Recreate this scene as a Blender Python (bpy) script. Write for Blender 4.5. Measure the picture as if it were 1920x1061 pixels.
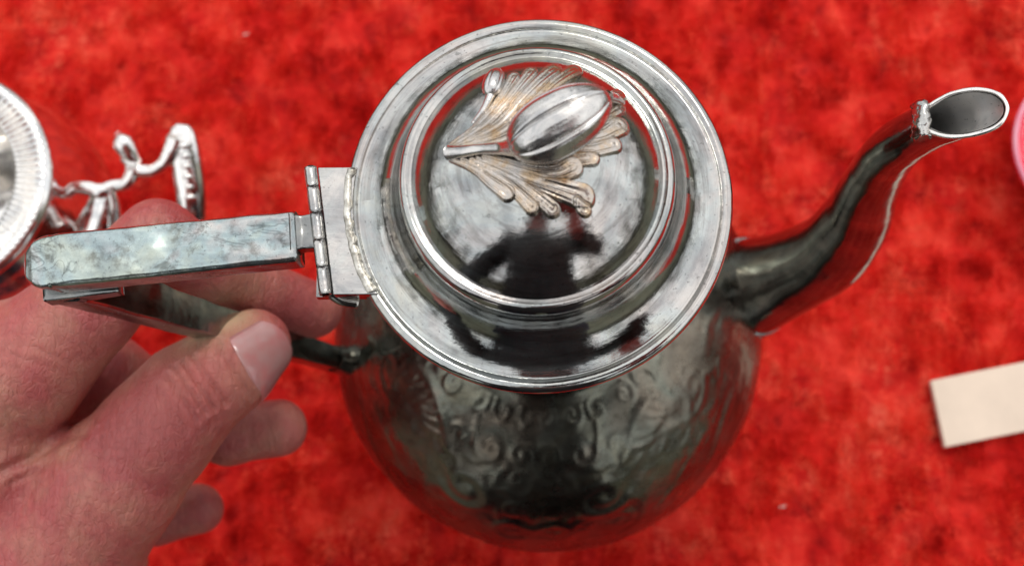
import bpy, bmesh, math, random
import numpy as np
from mathutils import Vector, Matrix, noise as mnoise

random.seed(7)
rng = np.random.default_rng(7)
for o in list(bpy.data.objects):
    bpy.data.objects.remove(o)
S = bpy.context.scene
COL = S.collection
MM = 0.001                      # shapes are written in millimetres, the scene is in metres

# ------------------------------------------------------------------ camera
FPX = 2400.0                    # focal length in pixels of the 1920 px wide photograph
_zc = -np.array([1055 - 960, -(1053 - 530.5), -FPX]); _zc /= np.linalg.norm(_zc)   # world up seen from the camera
_xc = np.array([1., 0, 0]) - _zc[0] * _zc; _xc /= np.linalg.norm(_xc)
_yc = np.cross(_zc, _xc)
R = np.array([_xc, _yc, _zc])
def _ray(px, py): return R @ np.array([(px - 960) / FPX, -(py - 530.5) / FPX, -1.])
CAM = np.array([0, 0, 250.]) - 269 * _ray(1009, 374)
def at(px, py, z):
    """point at height z (mm) that the photograph shows at px, py"""
    d = _ray(px, py)
    return CAM + d * (z - CAM[2]) / d[2]

cam = bpy.data.cameras.new('camera'); camo = bpy.data.objects.new('camera', cam); COL.objects.link(camo)
M = Matrix([list(R[0]), list(R[1]), list(R[2])]).to_4x4(); M.translation = Vector(CAM * MM)
camo.matrix_world = M
cam.sensor_width = 36; cam.lens = FPX / 1920 * 36
cam.clip_start = 0.01; cam.clip_end = 400
cam.dof.use_dof = True; cam.dof.focus_distance = 0.272; cam.dof.aperture_fstop = 17
S.camera = camo

# ------------------------------------------------------------------ sky, sun, exposure
SUN_EL, SUN_AZ = 58, 20        # a bright, thinly clouded sky; the sun stands behind the pot
w = bpy.data.worlds.new('World'); S.world = w; w.use_nodes = True
nt = w.node_tree; nt.nodes.clear()
sky = nt.nodes.new('ShaderNodeTexSky'); sky.sky_type = 'NISHITA'; sky.sun_disc = False
sky.sun_elevation = math.radians(SUN_EL); sky.sun_rotation = math.radians(SUN_AZ)
sky.air_density = 1.0; sky.dust_density = 4.0; sky.ozone_density = 1.0
hs = nt.nodes.new('ShaderNodeMix'); hs.data_type = 'RGBA'
tc = nt.nodes.new('ShaderNodeTexCoord'); cn = nt.nodes.new('ShaderNodeTexNoise')
cn.inputs['Scale'].default_value = 2.6; cn.inputs['Detail'].default_value = 6; cn.inputs['Roughness'].default_value = .6
cr_ = nt.nodes.new('ShaderNodeMapRange'); cr_.inputs['From Min'].default_value = .36; cr_.inputs['From Max'].default_value = .58
cr_.inputs['To Min'].default_value = 0; cr_.inputs['To Max'].default_value = 1.0
nt.links.new(tc.outputs['Generated'], cn.inputs['Vector']); nt.links.new(cn.outputs['Fac'], cr_.inputs['Value']); 
cl = nt.nodes.new('ShaderNodeMix'); cl.data_type = 'RGBA'; cl.inputs[6].default_value = (7.2, 7.2, 7.3, 1); cl.inputs[7].default_value = (13, 12.95, 12.8, 1)   # grey and white cloud, alike all round the sky
nt.links.new(cr_.outputs[0], cl.inputs[0]); nt.links.new(cl.outputs[2], hs.inputs[7]); hs.inputs[0].default_value = .86
bg = nt.nodes.new('ShaderNodeBackground'); bg.inputs['Strength'].default_value = 0.10
wo = nt.nodes.new('ShaderNodeOutputWorld')
nt.links.new(sky.outputs[0], hs.inputs[6]); nt.links.new(hs.outputs[2], bg.inputs['Color']); nt.links.new(bg.outputs[0], wo.inputs[0])
sun = bpy.data.lights.new('sun', 'SUN'); suno = bpy.data.objects.new('sun', sun); COL.objects.link(suno)
sun.energy = 0.6; sun.angle = math.radians(14); sun.color = (1, 0.96, 0.9)
_e, _a = math.radians(SUN_EL), math.radians(SUN_AZ)
_sd = Vector((math.sin(_a) * math.cos(_e), math.cos(_a) * math.cos(_e), math.sin(_e)))
suno.rotation_euler = (-_sd).to_track_quat('-Z', 'Y').to_euler()
S.view_settings.view_transform = 'Standard'; S.view_settings.look = 'None'
S.view_settings.exposure = 0.40; S.view_settings.gamma = 1.0; S.view_settings.use_curve_mapping = False

# ------------------------------------------------------------------ mesh helpers
def link(name, me, mat, parent=None):
    o = bpy.data.objects.new(name, me); COL.objects.link(o)
    if mat: me.materials.append(mat)
    if parent: o.parent = parent
    return o
def mesh(name, V, F, mat, parent=None, smooth=True):
    me = bpy.data.meshes.new(name)
    me.from_pydata((np.asarray(V, float) * MM).tolist(), [], [list(map(int, f)) for f in F])
    me.validate(); me.update()
    if smooth: me.polygons.foreach_set('use_smooth', [True] * len(me.polygons))
    return link(name, me, mat, parent)
def thing(name, label, cat, group=None):
    o = bpy.data.objects.new(name, None); COL.objects.link(o); o.empty_display_size = 0.02
    return tag(o, label, cat, group)
def tag(o, label, cat, group=None):
    o['label'] = label; o['category'] = cat
    if group: o['group'] = group
    return o
def grid_faces(nu, nv, wrap_u=False, wrap_v=False):
    F = []
    for i in range(nu if wrap_u else nu - 1):
        i2 = (i + 1) % nu
        for j in range(nv if wrap_v else nv - 1):
            j2 = (j + 1) % nv
            F.append((i * nv + j, i * nv + j2, i2 * nv + j2, i2 * nv + j))
    return F
def spline(P, n):
    """Catmull-Rom through the rows of P, n points per span"""
    P = np.asarray(P, float); Q = np.vstack([2 * P[0] - P[1], P, 2 * P[-1] - P[-2]]); out = []
    for i in range(1, len(Q) - 2):
        for k in range(n):
            t = k / n; a, b, c, d = Q[i - 1], Q[i], Q[i + 1], Q[i + 2]
            out.append(0.5 * ((2 * b) + (-a + c) * t + (2 * a - 5 * b + 4 * c - d) * t * t + (-a + 3 * b - 3 * c + d) * t ** 3))
    out.append(P[-1]); return np.array(out)
def lathe_grid(prof, n, center=(0, 0, 0)):
    th = np.arange(n) * 2 * math.pi / n
    r, z = prof[:, 0], prof[:, 1]
    V = np.stack([np.outer(np.cos(th), r), np.outer(np.sin(th), r), np.outer(np.ones(n), z)], -1) + np.array(center)
    return V
def lathe(name, prof, n, mat, parent=None, center=(0, 0, 0), fn=None):
    V = lathe_grid(np.asarray(prof, float), n, center)
    if fn is not None: V = fn(V)
    return mesh(name, V.reshape(-1, 3), grid_faces(V.shape[0], V.shape[1], True), mat, parent)
def frames(P):
    T = np.gradient(P, axis=0); T /= np.linalg.norm(T, axis=1)[:, None]
    up = np.array([0, 0, 1.]) if abs(T[0][2]) < .9 else np.array([0, 1., 0])
    n = np.cross(np.cross(T[0], up), T[0]); n /= np.linalg.norm(n); N = [n]
    for i in range(1, len(P)):
        n = N[-1] - T[i] * np.dot(N[-1], T[i]); N.append(n / np.linalg.norm(n))
    N = np.array(N); return T, N, np.cross(T, N)
def sweep(P, sec):
    """sec[i] = (m,2) section at path point i -> (n,m,3)"""
    T, N, B = frames(P)
    return P[:, None, :] + sec[:, :, :1] * N[:, None, :] + sec[:, :, 1:] * B[:, None, :]
def tube_geo(P, rad, m=16, flat=1.0, cap=True):
    P = np.asarray(P, float); rad = np.broadcast_to(np.asarray(rad, float), (len(P),))
    a = np.arange(m) * 2 * math.pi / m
    sec = np.stack([np.outer(rad, np.cos(a)) * flat, np.outer(rad, np.sin(a))], -1)
    V = sweep(P, sec).reshape(-1, 3); F = grid_faces(len(P), m, False, True)
    if cap:
        F.append(tuple(range(m))); F.append(tuple(range((len(P) - 1) * m, len(P) * m))[::-1])
    return V, F
def tube(name, P, rad, mat, parent=None, m=16, flat=1.0):
    V, F = tube_geo(P, rad, m, flat); return mesh(name, V, F, mat, parent)
def rrect(w_, h_, r, k=4):
    """rounded rectangle section, (N dir = height, B dir = width)"""
    out = []
    for cx, cy, a0 in ((h_ / 2 - r, w_ / 2 - r, 0), (-h_ / 2 + r, w_ / 2 - r, 90), (-h_ / 2 + r, -w_ / 2 + r, 180), (h_ / 2 - r, -w_ / 2 + r, 270)):
        for i in range(k + 1):
            a = math.radians(a0 + 90 * i / k); out.append((cx + r * math.cos(a), cy + r * math.sin(a)))
    return np.array(out)
def fbm(P, scale, octaves=3):
    return np.array([mnoise.fractal(Vector(p) * scale, 1.0, 2.0, octaves) for p in P])

# ------------------------------------------------------------------ signed-distance helpers (hand, person)
def sd_cone(X, a, b, ra, rb):
    a = np.asarray(a, float); b = np.asarray(b, float); ab = b - a
    t = np.clip(((X - a) @ ab) / max(ab @ ab, 1e-9), 0, 1)
    return np.linalg.norm(X - a - t[..., None] * ab, axis=-1) - (ra + (rb - ra) * t)
def smin(a, b, k):
    h = np.clip(k - np.abs(a - b), 0, None) / k
    return np.minimum(a, b) - h * h * k * 0.25
def chain(X, pts, k):
    d = None
    for (p, r), (q, s) in zip(pts[:-1], pts[1:]):
        e = sd_cone(X, p, q, r, s); d = e if d is None else smin(d, e, k)
    return d
def surface_nets(fn, lo, hi, h):
    n = [int((hi[i] - lo[i]) / h) + 2 for i in range(3)]
    ax = [lo[i] + h * np.arange(n[i]) for i in range(3)]
    f = np.empty(n, np.float32)
    YZ = np.stack(np.meshgrid(ax[1], ax[2], indexing='ij'), -1)
    for i in range(n[0]):
        X = np.concatenate([np.full(YZ.shape[:2] + (1,), ax[0][i]), YZ], -1)
        f[i] = fn(X)
    s = f < 0
    c = [slice(0, -1), slice(1, None)]
    cnt = sum(s[c[i], c[j], c[k]].astype(int) for i in (0, 1) for j in (0, 1) for k in (0, 1))
    act = (cnt > 0) & (cnt < 8)
    idx = -np.ones(act.shape, int); cells = np.argwhere(act); idx[act] = np.arange(len(cells))
    acc = np.zeros((len(cells), 3)); num = np.zeros(len(cells))
    off = [(i, j, k) for i in (0, 1) for j in (0, 1) for k in (0, 1)]
    for A in off:
        for d in range(3):
            if A[d]: continue
            Bo = list(A); Bo[d] = 1
            fa = f[tuple((cells + A).T)]; fb = f[tuple((cells + Bo).T)]
            m = (fa < 0) != (fb < 0)
            t = np.where(m, fa / np.where(m, fa - fb, 1), 0)
            p = np.array(A, float) + t[:, None] * (np.array(Bo) - np.array(A))
            acc[m] += p[m]; num[m] += 1
    V = np.array(lo) + h * (cells + acc / num[:, None])
    F = []
    for d in range(3):
        e1, e2 = [(1, 2), (2, 0), (0, 1)][d]
        sl0 = [slice(None)] * 3; sl1 = [slice(None)] * 3; sl0[d] = slice(0, -1); sl1[d] = slice(1, None)
        a, b = s[tuple(sl0)], s[tuple(sl1)]
        E_ = np.argwhere(a != b); inside = a[tuple(E_.T)]
        ok = np.ones(len(E_), bool)
        for e in (e1, e2): ok &= (E_[:, e] > 0) & (E_[:, e] < n[e] - 1)
        E_, inside = E_[ok], inside[ok]
        q = []
        for (u, v) in ((0, 0), (-1, 0), (-1, -1), (0, -1)):
            g = E_.copy(); g[:, e1] += u; g[:, e2] += v; q.append(idx[tuple(g.T)])
        Q = np.stack(q, 1); Q[~inside] = Q[~inside][:, ::-1]; F.append(Q)
    return V, np.vstack(F)

# ------------------------------------------------------------------ material helpers
class Mat:
    def __init__(s, name):
        s.m = bpy.data.materials.new(name); s.m.use_nodes = True; s.t = s.m.node_tree
        s.b = s.t.nodes['Principled BSDF']; s.co = s.t.nodes.new('ShaderNodeTexCoord')
    def n(s, typ, **kw):
        x = s.t.nodes.new(typ)
        for k, v in kw.items():
            if k in x.inputs: x.inputs[k].default_value = v
            else: setattr(x, k, v)
        return x
    def l(s, a, b): s.t.links.new(a, b)
    def mapped(s, scale, rot=(0, 0, 0)):
        mp = s.n('ShaderNodeMapping'); mp.inputs['Scale'].default_value = scale; mp.inputs['Rotation'].default_value = rot
        s.l(s.co.outputs['Object'], mp.inputs[0]); return mp.outputs[0]
    def noise(s, scale, detail=3, rough=.55, vec=None, dist=0):
        x = s.n('ShaderNodeTexNoise', Scale=scale, Detail=detail, Roughness=rough, Distortion=dist)
        s.l(vec if vec else s.co.outputs['Object'], x.inputs['Vector']); return x.outputs['Fac']
    def ramp(s, fac, stops):
        r = s.n('ShaderNodeValToRGB'); e = r.color_ramp.elements
        while len(e) < len(stops): e.new(.5)
        for k, (p, c) in enumerate(stops):
            e[k].position = p; e[k].color = (*c, 1) if len(c) == 3 else c
        s.l(fac, r.inputs[0]); return r.outputs[0]
    def mix(s, fac, a, b, mode='MIX'):
        x = s.n('ShaderNodeMix', data_type='RGBA', blend_type=mode)
        if isinstance(fac, (int, float)): x.inputs[0].default_value = fac
        else: s.l(fac, x.inputs[0])
        for k, v in ((6, a), (7, b)):
            if isinstance(v, tuple): x.inputs[k].default_value = (*v, 1)
            else: s.l(v, x.inputs[k])
        return x.outputs[2]
    def bump(s, h, strength, dist, normal=None):
        x = s.n('ShaderNodeBump', Strength=strength, Distance=dist); s.l(h, x.inputs['Height'])
        if normal: s.l(normal, x.inputs['Normal'])
        return x.outputs[0]

def g(v): return (v, v, v)
def silver(name, clean=.72, dark=.16, tarnish=.5, rough=(.08, .3), tint=None, tint_amt=0., bump=1., scale=60, polar=False, cracks=False, warm=None):
    m = Mat(name); b = m.b; b.inputs['Metallic'].default_value = 1
    blot = m.noise(scale, 5, .62, dist=.6)
    col = m.ramp(blot, [(max(0, tarnish - .22), (dark, dark * .96, dark * .9)), (tarnish, ((clean + dark) / 2,) * 3), (min(1, tarnish + .2), (clean, clean * .97, clean * .93))])
    if tint_amt:
        iri = m.ramp(m.noise(scale * .8, 4, .6, dist=1.0), [(.30, (.80, .62, .55)), (.42, (.72, .68, .68)), (.52, (.55, .70, .74)), (.61, (.68, .76, .68)), (.72, (.84, .76, .54))])
        speck = m.ramp(m.noise(scale * 7, 4, .7), [(.32, (.55, .52, .50)), (.46, (.95, .95, .95)), (.66, (1.15, 1.15, 1.12))])
        col = m.mix(tint_amt, col, m.mix(1.0, m.mix(1.0, col, iri, 'MULTIPLY'), speck, 'MULTIPLY'))
    if warm: col = m.mix(1.0, col, warm, 'MULTIPLY')
    spots = m.ramp(m.noise(900, 2, .6), [(.28, g(.35)), (.36, g(1))])
    col = m.mix(.6, col, m.mix(1.0, col, spots, 'MULTIPLY'))
    m.l(col, b.inputs['Base Color'])
    if cracks:                                  # old folds and hairline cracks in the sheet
        ck = m.ramp(m.noise(1, 3, .6, m.mapped((45, 110, 60), (0, 0, .1)), dist=1.2), [(.478, g(1)), (.492, g(.22)), (.508, g(1))])
        mk = m.ramp(m.noise(70, 2, .5), [(.50, g(0)), (.60, g(.55))])
        col = m.mix(mk, col, m.mix(1.0, col, ck, 'MULTIPLY'))
        smut = m.ramp(m.noise(110, 5, .7, dist=.8), [(.33, (.22, .18, .15)), (.42, (1, 1, 1))])
        col = m.mix(.6, col, m.mix(1.0, col, smut, 'MULTIPLY')); m.l(col, b.inputs['Base Color'])
    sc = m.noise(1, 3, .6, m.mapped((90, 900, 300), (.3, .5, .6)))
    rr = m.n('ShaderNodeMapRange'); rr.inputs['To Min'].default_value = rough[0]; rr.inputs['To Max'].default_value = rough[1]
    rr.inputs['From Min'].default_value = .3; rr.inputs['From Max'].default_value = .75
    m.l(m.noise(scale * 2.2, 5, .65), rr.inputs['Value']); m.l(rr.outputs[0], b.inputs['Roughness'])
    nrm = m.bump(sc, .05 * bump, .0004)
    if polar:                                   # turning and polishing marks run round the axis
        sep = m.n('ShaderNodeSeparateXYZ'); m.l(m.co.outputs['Object'], sep.inputs[0])
        ln = m.n('ShaderNodeVectorMath', operation='LENGTH'); fl = m.n('ShaderNodeVectorMath', operation='MULTIPLY'); fl.inputs[1].default_value = (1, 1, 0)
        m.l(m.co.outputs['Object'], fl.inputs[0]); m.l(fl.outputs[0], ln.inputs[0])
        at2 = m.n('ShaderNodeMath', operation='ARCTAN2'); m.l(sep.outputs[1], at2.inputs[0]); m.l(sep.outputs[0], at2.inputs[1])
        cb = m.n('ShaderNodeCombineXYZ'); sr = m.n('ShaderNodeMath', operation='MULTIPLY'); sr.inputs[1].default_value = 1500; m.l(ln.outputs['Value'], sr.inputs[0])
        sa = m.n('ShaderNodeMath', operation='MULTIPLY'); sa.inputs[1].default_value = 2.6; m.l(at2.outputs[0], sa.inputs[0])
        m.l(sr.outputs[0], cb.inputs[0]); m.l(sa.outputs[0], cb.inputs[1])
        rub = m.noise(1, 5, .7, cb.outputs[0], dist=1.2)
        nrm = m.bump(rub, .055, .0004, nrm)
        cb2 = m.n('ShaderNodeVectorMath', operation='MULTIPLY'); cb2.inputs[1].default_value = (.4, .55, 1); m.l(cb.outputs[0], cb2.inputs[0])
        stain = m.ramp(m.noise(1, 6, .68, cb2.outputs[0], dist=.5), [(.36, (.42, .38, .36)), (.52, (1, 1, 1))])
        m.l(m.mix(.5, col, m.mix(1.0, col, stain, 'MULTIPLY')), b.inputs['Base Color'])
    nrm = m.bump(m.noise(140, 2, .5), .25 * bump, .0006, nrm)
    nrm = m.bump(m.noise(700, 3, .6), .08 * bump, .0003, nrm)
    m.l(nrm, b.inputs['Normal'])
    return m.m

MAT = {}
MAT['lid'] = silver('lid_silver', .58, .24, .37, (.04, .16), tint_amt=.40, bump=.8, scale=45, polar=True)
MAT['body'] = silver('tarnished_body_silver', .31, .11, .50, (.20, .40), tint_amt=.6, bump=1.8, scale=42, warm=(1, .93, .76))
MAT['bar'] = silver('patinated_handle_silver', .72, .34, .40, (.14, .38), tint_amt=.95, bump=1.6, scale=34, cracks=True)
MAT['lowbar'] = silver('dark_handle_silver', .38, .12, .45, (.10, .3), tint_amt=.3, bump=1.0, scale=60)
MAT['hinge'] = silver('hinge_silver', .56, .22, .36, (.10, .3), tint_amt=.15, bump=1.8, scale=110)
MAT['bud'] = silver('bud_silver', .66, .30, .38, (.16, .34), bump=2.0, scale=160)
MAT['spout'] = silver('spout_silver', .38, .12, .46, (.08, .22), tint_amt=.3, bump=1.0, scale=60)
MAT['bore'] = silver('dull_inner_silver', .9, .6, .42, (.38, .52), bump=1.5, scale=90)
MAT['lip'] = silver('worn_lip_silver', .86, .6, .30, (.18, .35), bump=1.0, scale=200)
MAT['bright'] = silver('bright_silver', .86, .5, .34, (.06, .22), bump=.6, scale=90)
def leaf_mat():
    m = Mat('gilt_leaf_silver'); b = m.b; b.inputs['Metallic'].default_value = 1
    f = m.noise(220, 3, .6)
    col = m.ramp(f, [(.38, (.52, .49, .46)), (.52, (.55, .48, .41)), (.66, (.56, .42, .28))])
    m.l(col, b.inputs['Base Color']); b.inputs['Roughness'].default_value = .26
    m.l(m.bump(m.noise(1600, 2, .5), .3, .0003), b.inputs['Normal'])
    return m.m
MAT['leaf'] = leaf_mat()
def solder_mat():
    m = Mat('solder'); m.b.inputs['Metallic'].default_value = .9
    m.l(m.ramp(m.noise(500, 4, .6), [(.35, (.28, .26, .22)), (.6, (.72, .70, .64))]), m.b.inputs['Base Color'])
    m.b.inputs['Roughness'].default_value = .38
    m.l(m.bump(m.noise(900, 3), .6, .0004), m.b.inputs['Normal'])
    return m.m
MAT['solder'] = solder_mat()
def velvet_mat():
    m = Mat('red_crushed_velvet'); b = m.b
    lay_shading = m.noise(46, 5, .62, dist=.5)
    col = m.ramp(lay_shading, [(.31, (.27, .002, .003)), (.43, (.52, .007, .006)), (.54, (.70, .020, .014)), (.68, (.84, .055, .034))])  # light and dark sides of the crushed pile, painted into the base colour
    m.l(col, b.inputs['Base Color']); b.inputs['Roughness'].default_value = .9
    b.inputs['Specular IOR Level'].default_value = .15
    b.inputs['Sheen Weight'].default_value = .35; b.inputs['Sheen Roughness'].default_value = .4; b.inputs['Sheen Tint'].default_value = (1, .16, .1, 1)
    nrm = m.bump(m.noise(75, 6, .7, dist=.3), .9, .006)
    nrm = m.bump(m.noise(900, 3, .6), .5, .0012, nrm)
    m.l(nrm, b.inputs['Normal'])
    return m.m
MAT['velvet'] = velvet_mat()
def pile_mat():
    m = Mat('red_pile'); b = m.b
    str1 = m.noise(1, 5, .7, m.mapped((150, 42, 60), (0, 0, .5)), dist=.3); str2 = m.noise(40, 6, .68, dist=.4)
    av = m.n('ShaderNodeMath', operation='ADD'); hf = m.n('ShaderNodeMath', operation='MULTIPLY'); hf.inputs[1].default_value = .5
    m.l(str1, av.inputs[0]); m.l(str2, av.inputs[1]); 
    big = m.n('ShaderNodeMath', operation='MULTIPLY_ADD'); big.inputs[1].default_value = .55; m.l(m.noise(11, 3, .6), big.inputs[0]); m.l(av.outputs[0], big.inputs[2])
    off = m.n('ShaderNodeMath', operation='SUBTRACT'); off.inputs[1].default_value = .285; m.l(big.outputs[0], off.inputs[0]); m.l(off.outputs[0], hf.inputs[0])
    col = m.ramp(hf.outputs[0], [(.37, (.50, .005, .005)), (.46, (.82, .032, .020)), (.54, (.95, .115, .062)), (.63, (.97, .24, .14))])
    m.l(col, b.inputs['Base Color'])
    b.inputs['Roughness'].default_value = .5; b.inputs['Specular IOR Level'].default_value = .3
    tr = m.n('ShaderNodeBsdfTranslucent'); m.l(col, tr.inputs[0])          # thin fibres let light through
    mx = m.n('ShaderNodeMixShader'); mx.inputs[0].default_value = .4
    m.l(b.outputs[0], mx.inputs[1]); m.l(tr.outputs[0], mx.inputs[2])
    m.l(mx.outputs[0], m.t.nodes['Material Output'].inputs['Surface'])
    return m.m
MAT['pile'] = pile_mat()
def skin_mat():
    m = Mat('skin'); b = m.b
    blot = m.noise(55, 4, .6)
    col = m.ramp(blot, [(.36, (.46, .195, .14)), (.47, (.44, .140, .112)), (.60, (.41, .088, .085))])
    fine = m.ramp(m.noise(420, 3, .6), [(.3, g(.86)), (.7, g(1.06))])
    col = m.mix(1.0, col, fine, 'MULTIPLY')
    an = m.n('ShaderNodeAttribute', attribute_name='tone'); sx = m.n('ShaderNodeSeparateColor'); m.l(an.outputs['Color'], sx.inputs[0])
    col = m.mix(sx.outputs[0], col, (.60, .42, .26)); rd = m.n('ShaderNodeMath', operation='MULTIPLY'); rd.inputs[1].default_value = .6; m.l(sx.outputs[1], rd.inputs[0])
    col = m.mix(rd.outputs[0], col, (.50, .13, .115))
    m.l(col, b.inputs['Base Color'])
    b.inputs['Roughness'].default_value = .42
    b.inputs['Subsurface Weight'].default_value = .35; b.inputs['Subsurface Radius'].default_value = (1, .35, .2); b.inputs['Subsurface Scale'].default_value = .0022
    v = m.n('ShaderNodeTexVoronoi', Scale=620.); v.feature = 'DISTANCE_TO_EDGE'
    m.l(m.mapped((1, .6, 1), (0, 0, .7)), v.inputs['Vector'])
    cr = m.ramp(v.outputs['Distance'], [(0, g(0)), (.10, g(1))])
    nrm = m.bump(cr, .36, .0005)
    wr = m.noise(1, 5, .65, m.mapped((330, 70, 200), (0, 0, -.75)), dist=1.0)
    nrm = m.bump(wr, .8, .0013, nrm)
    m.l(nrm, b.inputs['Normal'])
    return m.m
MAT['skin'] = skin_mat()
def plain(name, col, rough, bump_scale=300, bump_s=.2, var=.15, **kw):
    m = Mat(name); lo = tuple(c * (1 - var) for c in col); hi = tuple(min(1, c * (1 + var)) for c in col)
    m.l(m.ramp(m.noise(bump_scale * .2, 4, .6), [(.3, lo), (.7, hi)]), m.b.inputs['Base Color'])
    m.b.inputs['Roughness'].default_value = rough
    for k, v in kw.items(): m.b.inputs[k.replace('_', ' ')].default_value = v
    m.l(m.bump(m.noise(bump_scale, 3), bump_s, .0006), m.b.inputs['Normal']); return m.m
def nail_mat():
    m = Mat('nail'); m.b.inputs['Roughness'].default_value = .2; m.b.inputs['Coat Weight'].default_value = .5; m.b.inputs['Coat Roughness'].default_value = .12
    m.l(m.ramp(m.noise(170, 2, .5), [(.38, (.50, .27, .26)), (.62, (.52, .20, .20))]), m.b.inputs['Base Color'])
    m.b.inputs['Subsurface Weight'].default_value = .3; m.b.inputs['Subsurface Scale'].default_value = .0015; m.b.inputs['Subsurface Radius'].default_value = (1, .4, .3)
    m.l(m.bump(m.noise(1, 2, .5, m.mapped((250, 2200, 250), (0, 0, -.72))), .12, .0003), m.b.inputs['Normal'])
    return m.m
MAT['nail'] = nail_mat()
MAT['wood'] = plain('pale_wood', (.74, .60, .48), .6, 260, .12, .06)
MAT['jacket'] = plain('dark_jacket', (.022, .024, .026), .85, 240, .5, .3)
MAT['trousers'] = plain('dark_trousers', (.03, .035, .05), .9, 240, .5, .3)
MAT['hair'] = plain('hair', (.06, .04, .03), .6, 900, .6, .3)
MAT['black'] = plain('phone_shell', (.02, .02, .022), .3, 300, .02, .1)
MAT['lens'] = plain('lens_glass', (.01, .01, .015), .05, 300, .0, .1)
MAT['lint'] = plain('lint', (.75, .68, .6), .9, 900, .4, .1)
MAT['bark'] = plain('bark', (.075, .07, .05), .95, 4, .2, .3)
MAT['ground'] = plain('ground', (.11, .11, .075), .95, 8, .3, .35)

# ------------------------------------------------------------------ setting: cloth-covered table, ground
def build_cloth():
    FS = 2.8
    def axis(lo, hi, dlo, dhi, fine):
        a = list(np.arange(dlo, dhi + fine, fine)); b = list(np.linspace(lo, dlo, 14)[:-1]); c = list(np.linspace(dhi, hi, 14)[1:])
        return np.array(b + a + c)
    xs = axis(-900, 900, -270, 240, FS); ys = axis(-215, 900, -130, 270, FS)
    X, Y = np.meshgrid(xs, ys, indexing='ij'); P = np.stack([X.ravel(), Y.ravel(), np.zeros(X.size)], 1)
    big = fbm(P, 1 / 70., 2); sm = fbm(P + 500, 1 / 17., 3)
    P[:, 2] = big * 1.6 + sm * 1.5 - 2.2
    V = P; F = grid_faces(len(xs), len(ys))
    # skirt hanging over the table edge
    nx, ny = len(xs), len(ys)
    border = [i * ny for i in range(nx)] + [(nx - 1) * ny + j for j in range(1, ny)] + [i * ny + ny - 1 for i in range(nx - 2, -1, -1)] + [j for j in range(ny - 2, 0, -1)]
    rings = [border]; VV = [V]; base = len(V)
    for dz, k in ((-8, 1.006), (-120, 1.012), (-260, 1.02)):
        q = V[border].copy(); q[:, :2] *= k; q[:, 2] += dz
        VV.append(q); rings.append(list(range(base, base + len(border)))); base += len(border)
    for a, b in zip(rings[:-1], rings[1:]):
        n = len(a)
        for i in range(n): F.append((a[i], b[i], b[(i + 1) % n], a[(i + 1) % n]))
    o = mesh('tablecloth', np.vstack(VV), F, MAT['velvet']); o['kind'] = 'structure'
    # crushed pile: short blades, laid over in patches, where the cloth is near
    nb = 420000
    bx, by = rng.uniform(-262, 228, nb), rng.uniform(-118, 205, nb)
    ix = np.clip((bx - xs[13]) / FS, 0, 1e9) + 13; iy = np.clip((by - ys[13]) / FS, 0, 1e9) + 13
    i0 = np.minimum(ix.astype(int), nx - 2); j0 = np.minimum(iy.astype(int), ny - 2); fx, fy = ix - i0, iy - j0
    Zg = P[:, 2].reshape(nx, ny)
    bz = (Zg[i0, j0] * (1 - fx) * (1 - fy) + Zg[i0 + 1, j0] * fx * (1 - fy) + Zg[i0, j0 + 1] * (1 - fx) * fy + Zg[i0 + 1, j0 + 1] * fx * fy)
    gx, gy = np.arange(-270, 240, 3.0), np.arange(-126, 214, 3.0)
    GX, GY = np.meshgrid(gx, gy, indexing='ij'); GP = np.c_[GX.ravel(), GY.ravel(), GX.ravel() * 0]
    def field(off, sc, oc):
        f_ = fbm(GP + off, sc, oc).reshape(GX.shape); return f_[((bx + 270) / 3).astype(int), ((by + 126) / 3).astype(int)]
    ang = 2.4 * field(40, 1 / 26., 3) * math.pi + 1.2
    lean = np.clip(.75 + 1.5 * field(900, 1 / 13., 3), .05, 1.5)
    dx, dy = np.cos(ang) * np.sin(lean) + rng.normal(0, .22, nb), np.sin(ang) * np.sin(lean) + rng.normal(0, .22, nb); dz = np.cos(lean)
    hgt = rng.uniform(1.7, 2.7, nb) * np.clip(1 + 1.1 * field(300, 1 / 9., 3), .3, 2); wa = rng.uniform(0, math.pi, nb); wx, wy = np.cos(wa) * .3, np.sin(wa) * .3
    A0 = np.c_[bx - wx, by - wy, bz - .3]; A1 = np.c_[bx + wx, by + wy, bz - .3]; A2 = np.c_[bx + dx * hgt, by + dy * hgt, bz + dz * hgt]
    pm = bpy.data.meshes.new('velvet_pile'); pm.vertices.add(nb * 3); pm.vertices.foreach_set('co', (np.stack([A0, A1, A2], 1) * MM).ravel())
    pm.loops.add(nb * 3); pm.loops.foreach_set('vertex_index', np.arange(nb * 3, dtype=np.int32))
    pm.polygons.add(nb); pm.polygons.foreach_set('loop_start', np.arange(0, nb * 3, 3, dtype=np.int32)); pm.update(calc_edges=True)
    po = link('velvet_pile', pm, MAT['pile'], o); po['kind'] = 'stuff'
build_cloth()
gr = mesh('ground', [(-150000, -150000, -760), (150000, -150000, -760), (150000, 150000, -760), (-150000, 150000, -760)], [(0, 1, 2, 3)], MAT['ground']); gr['kind'] = 'structure'

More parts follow.
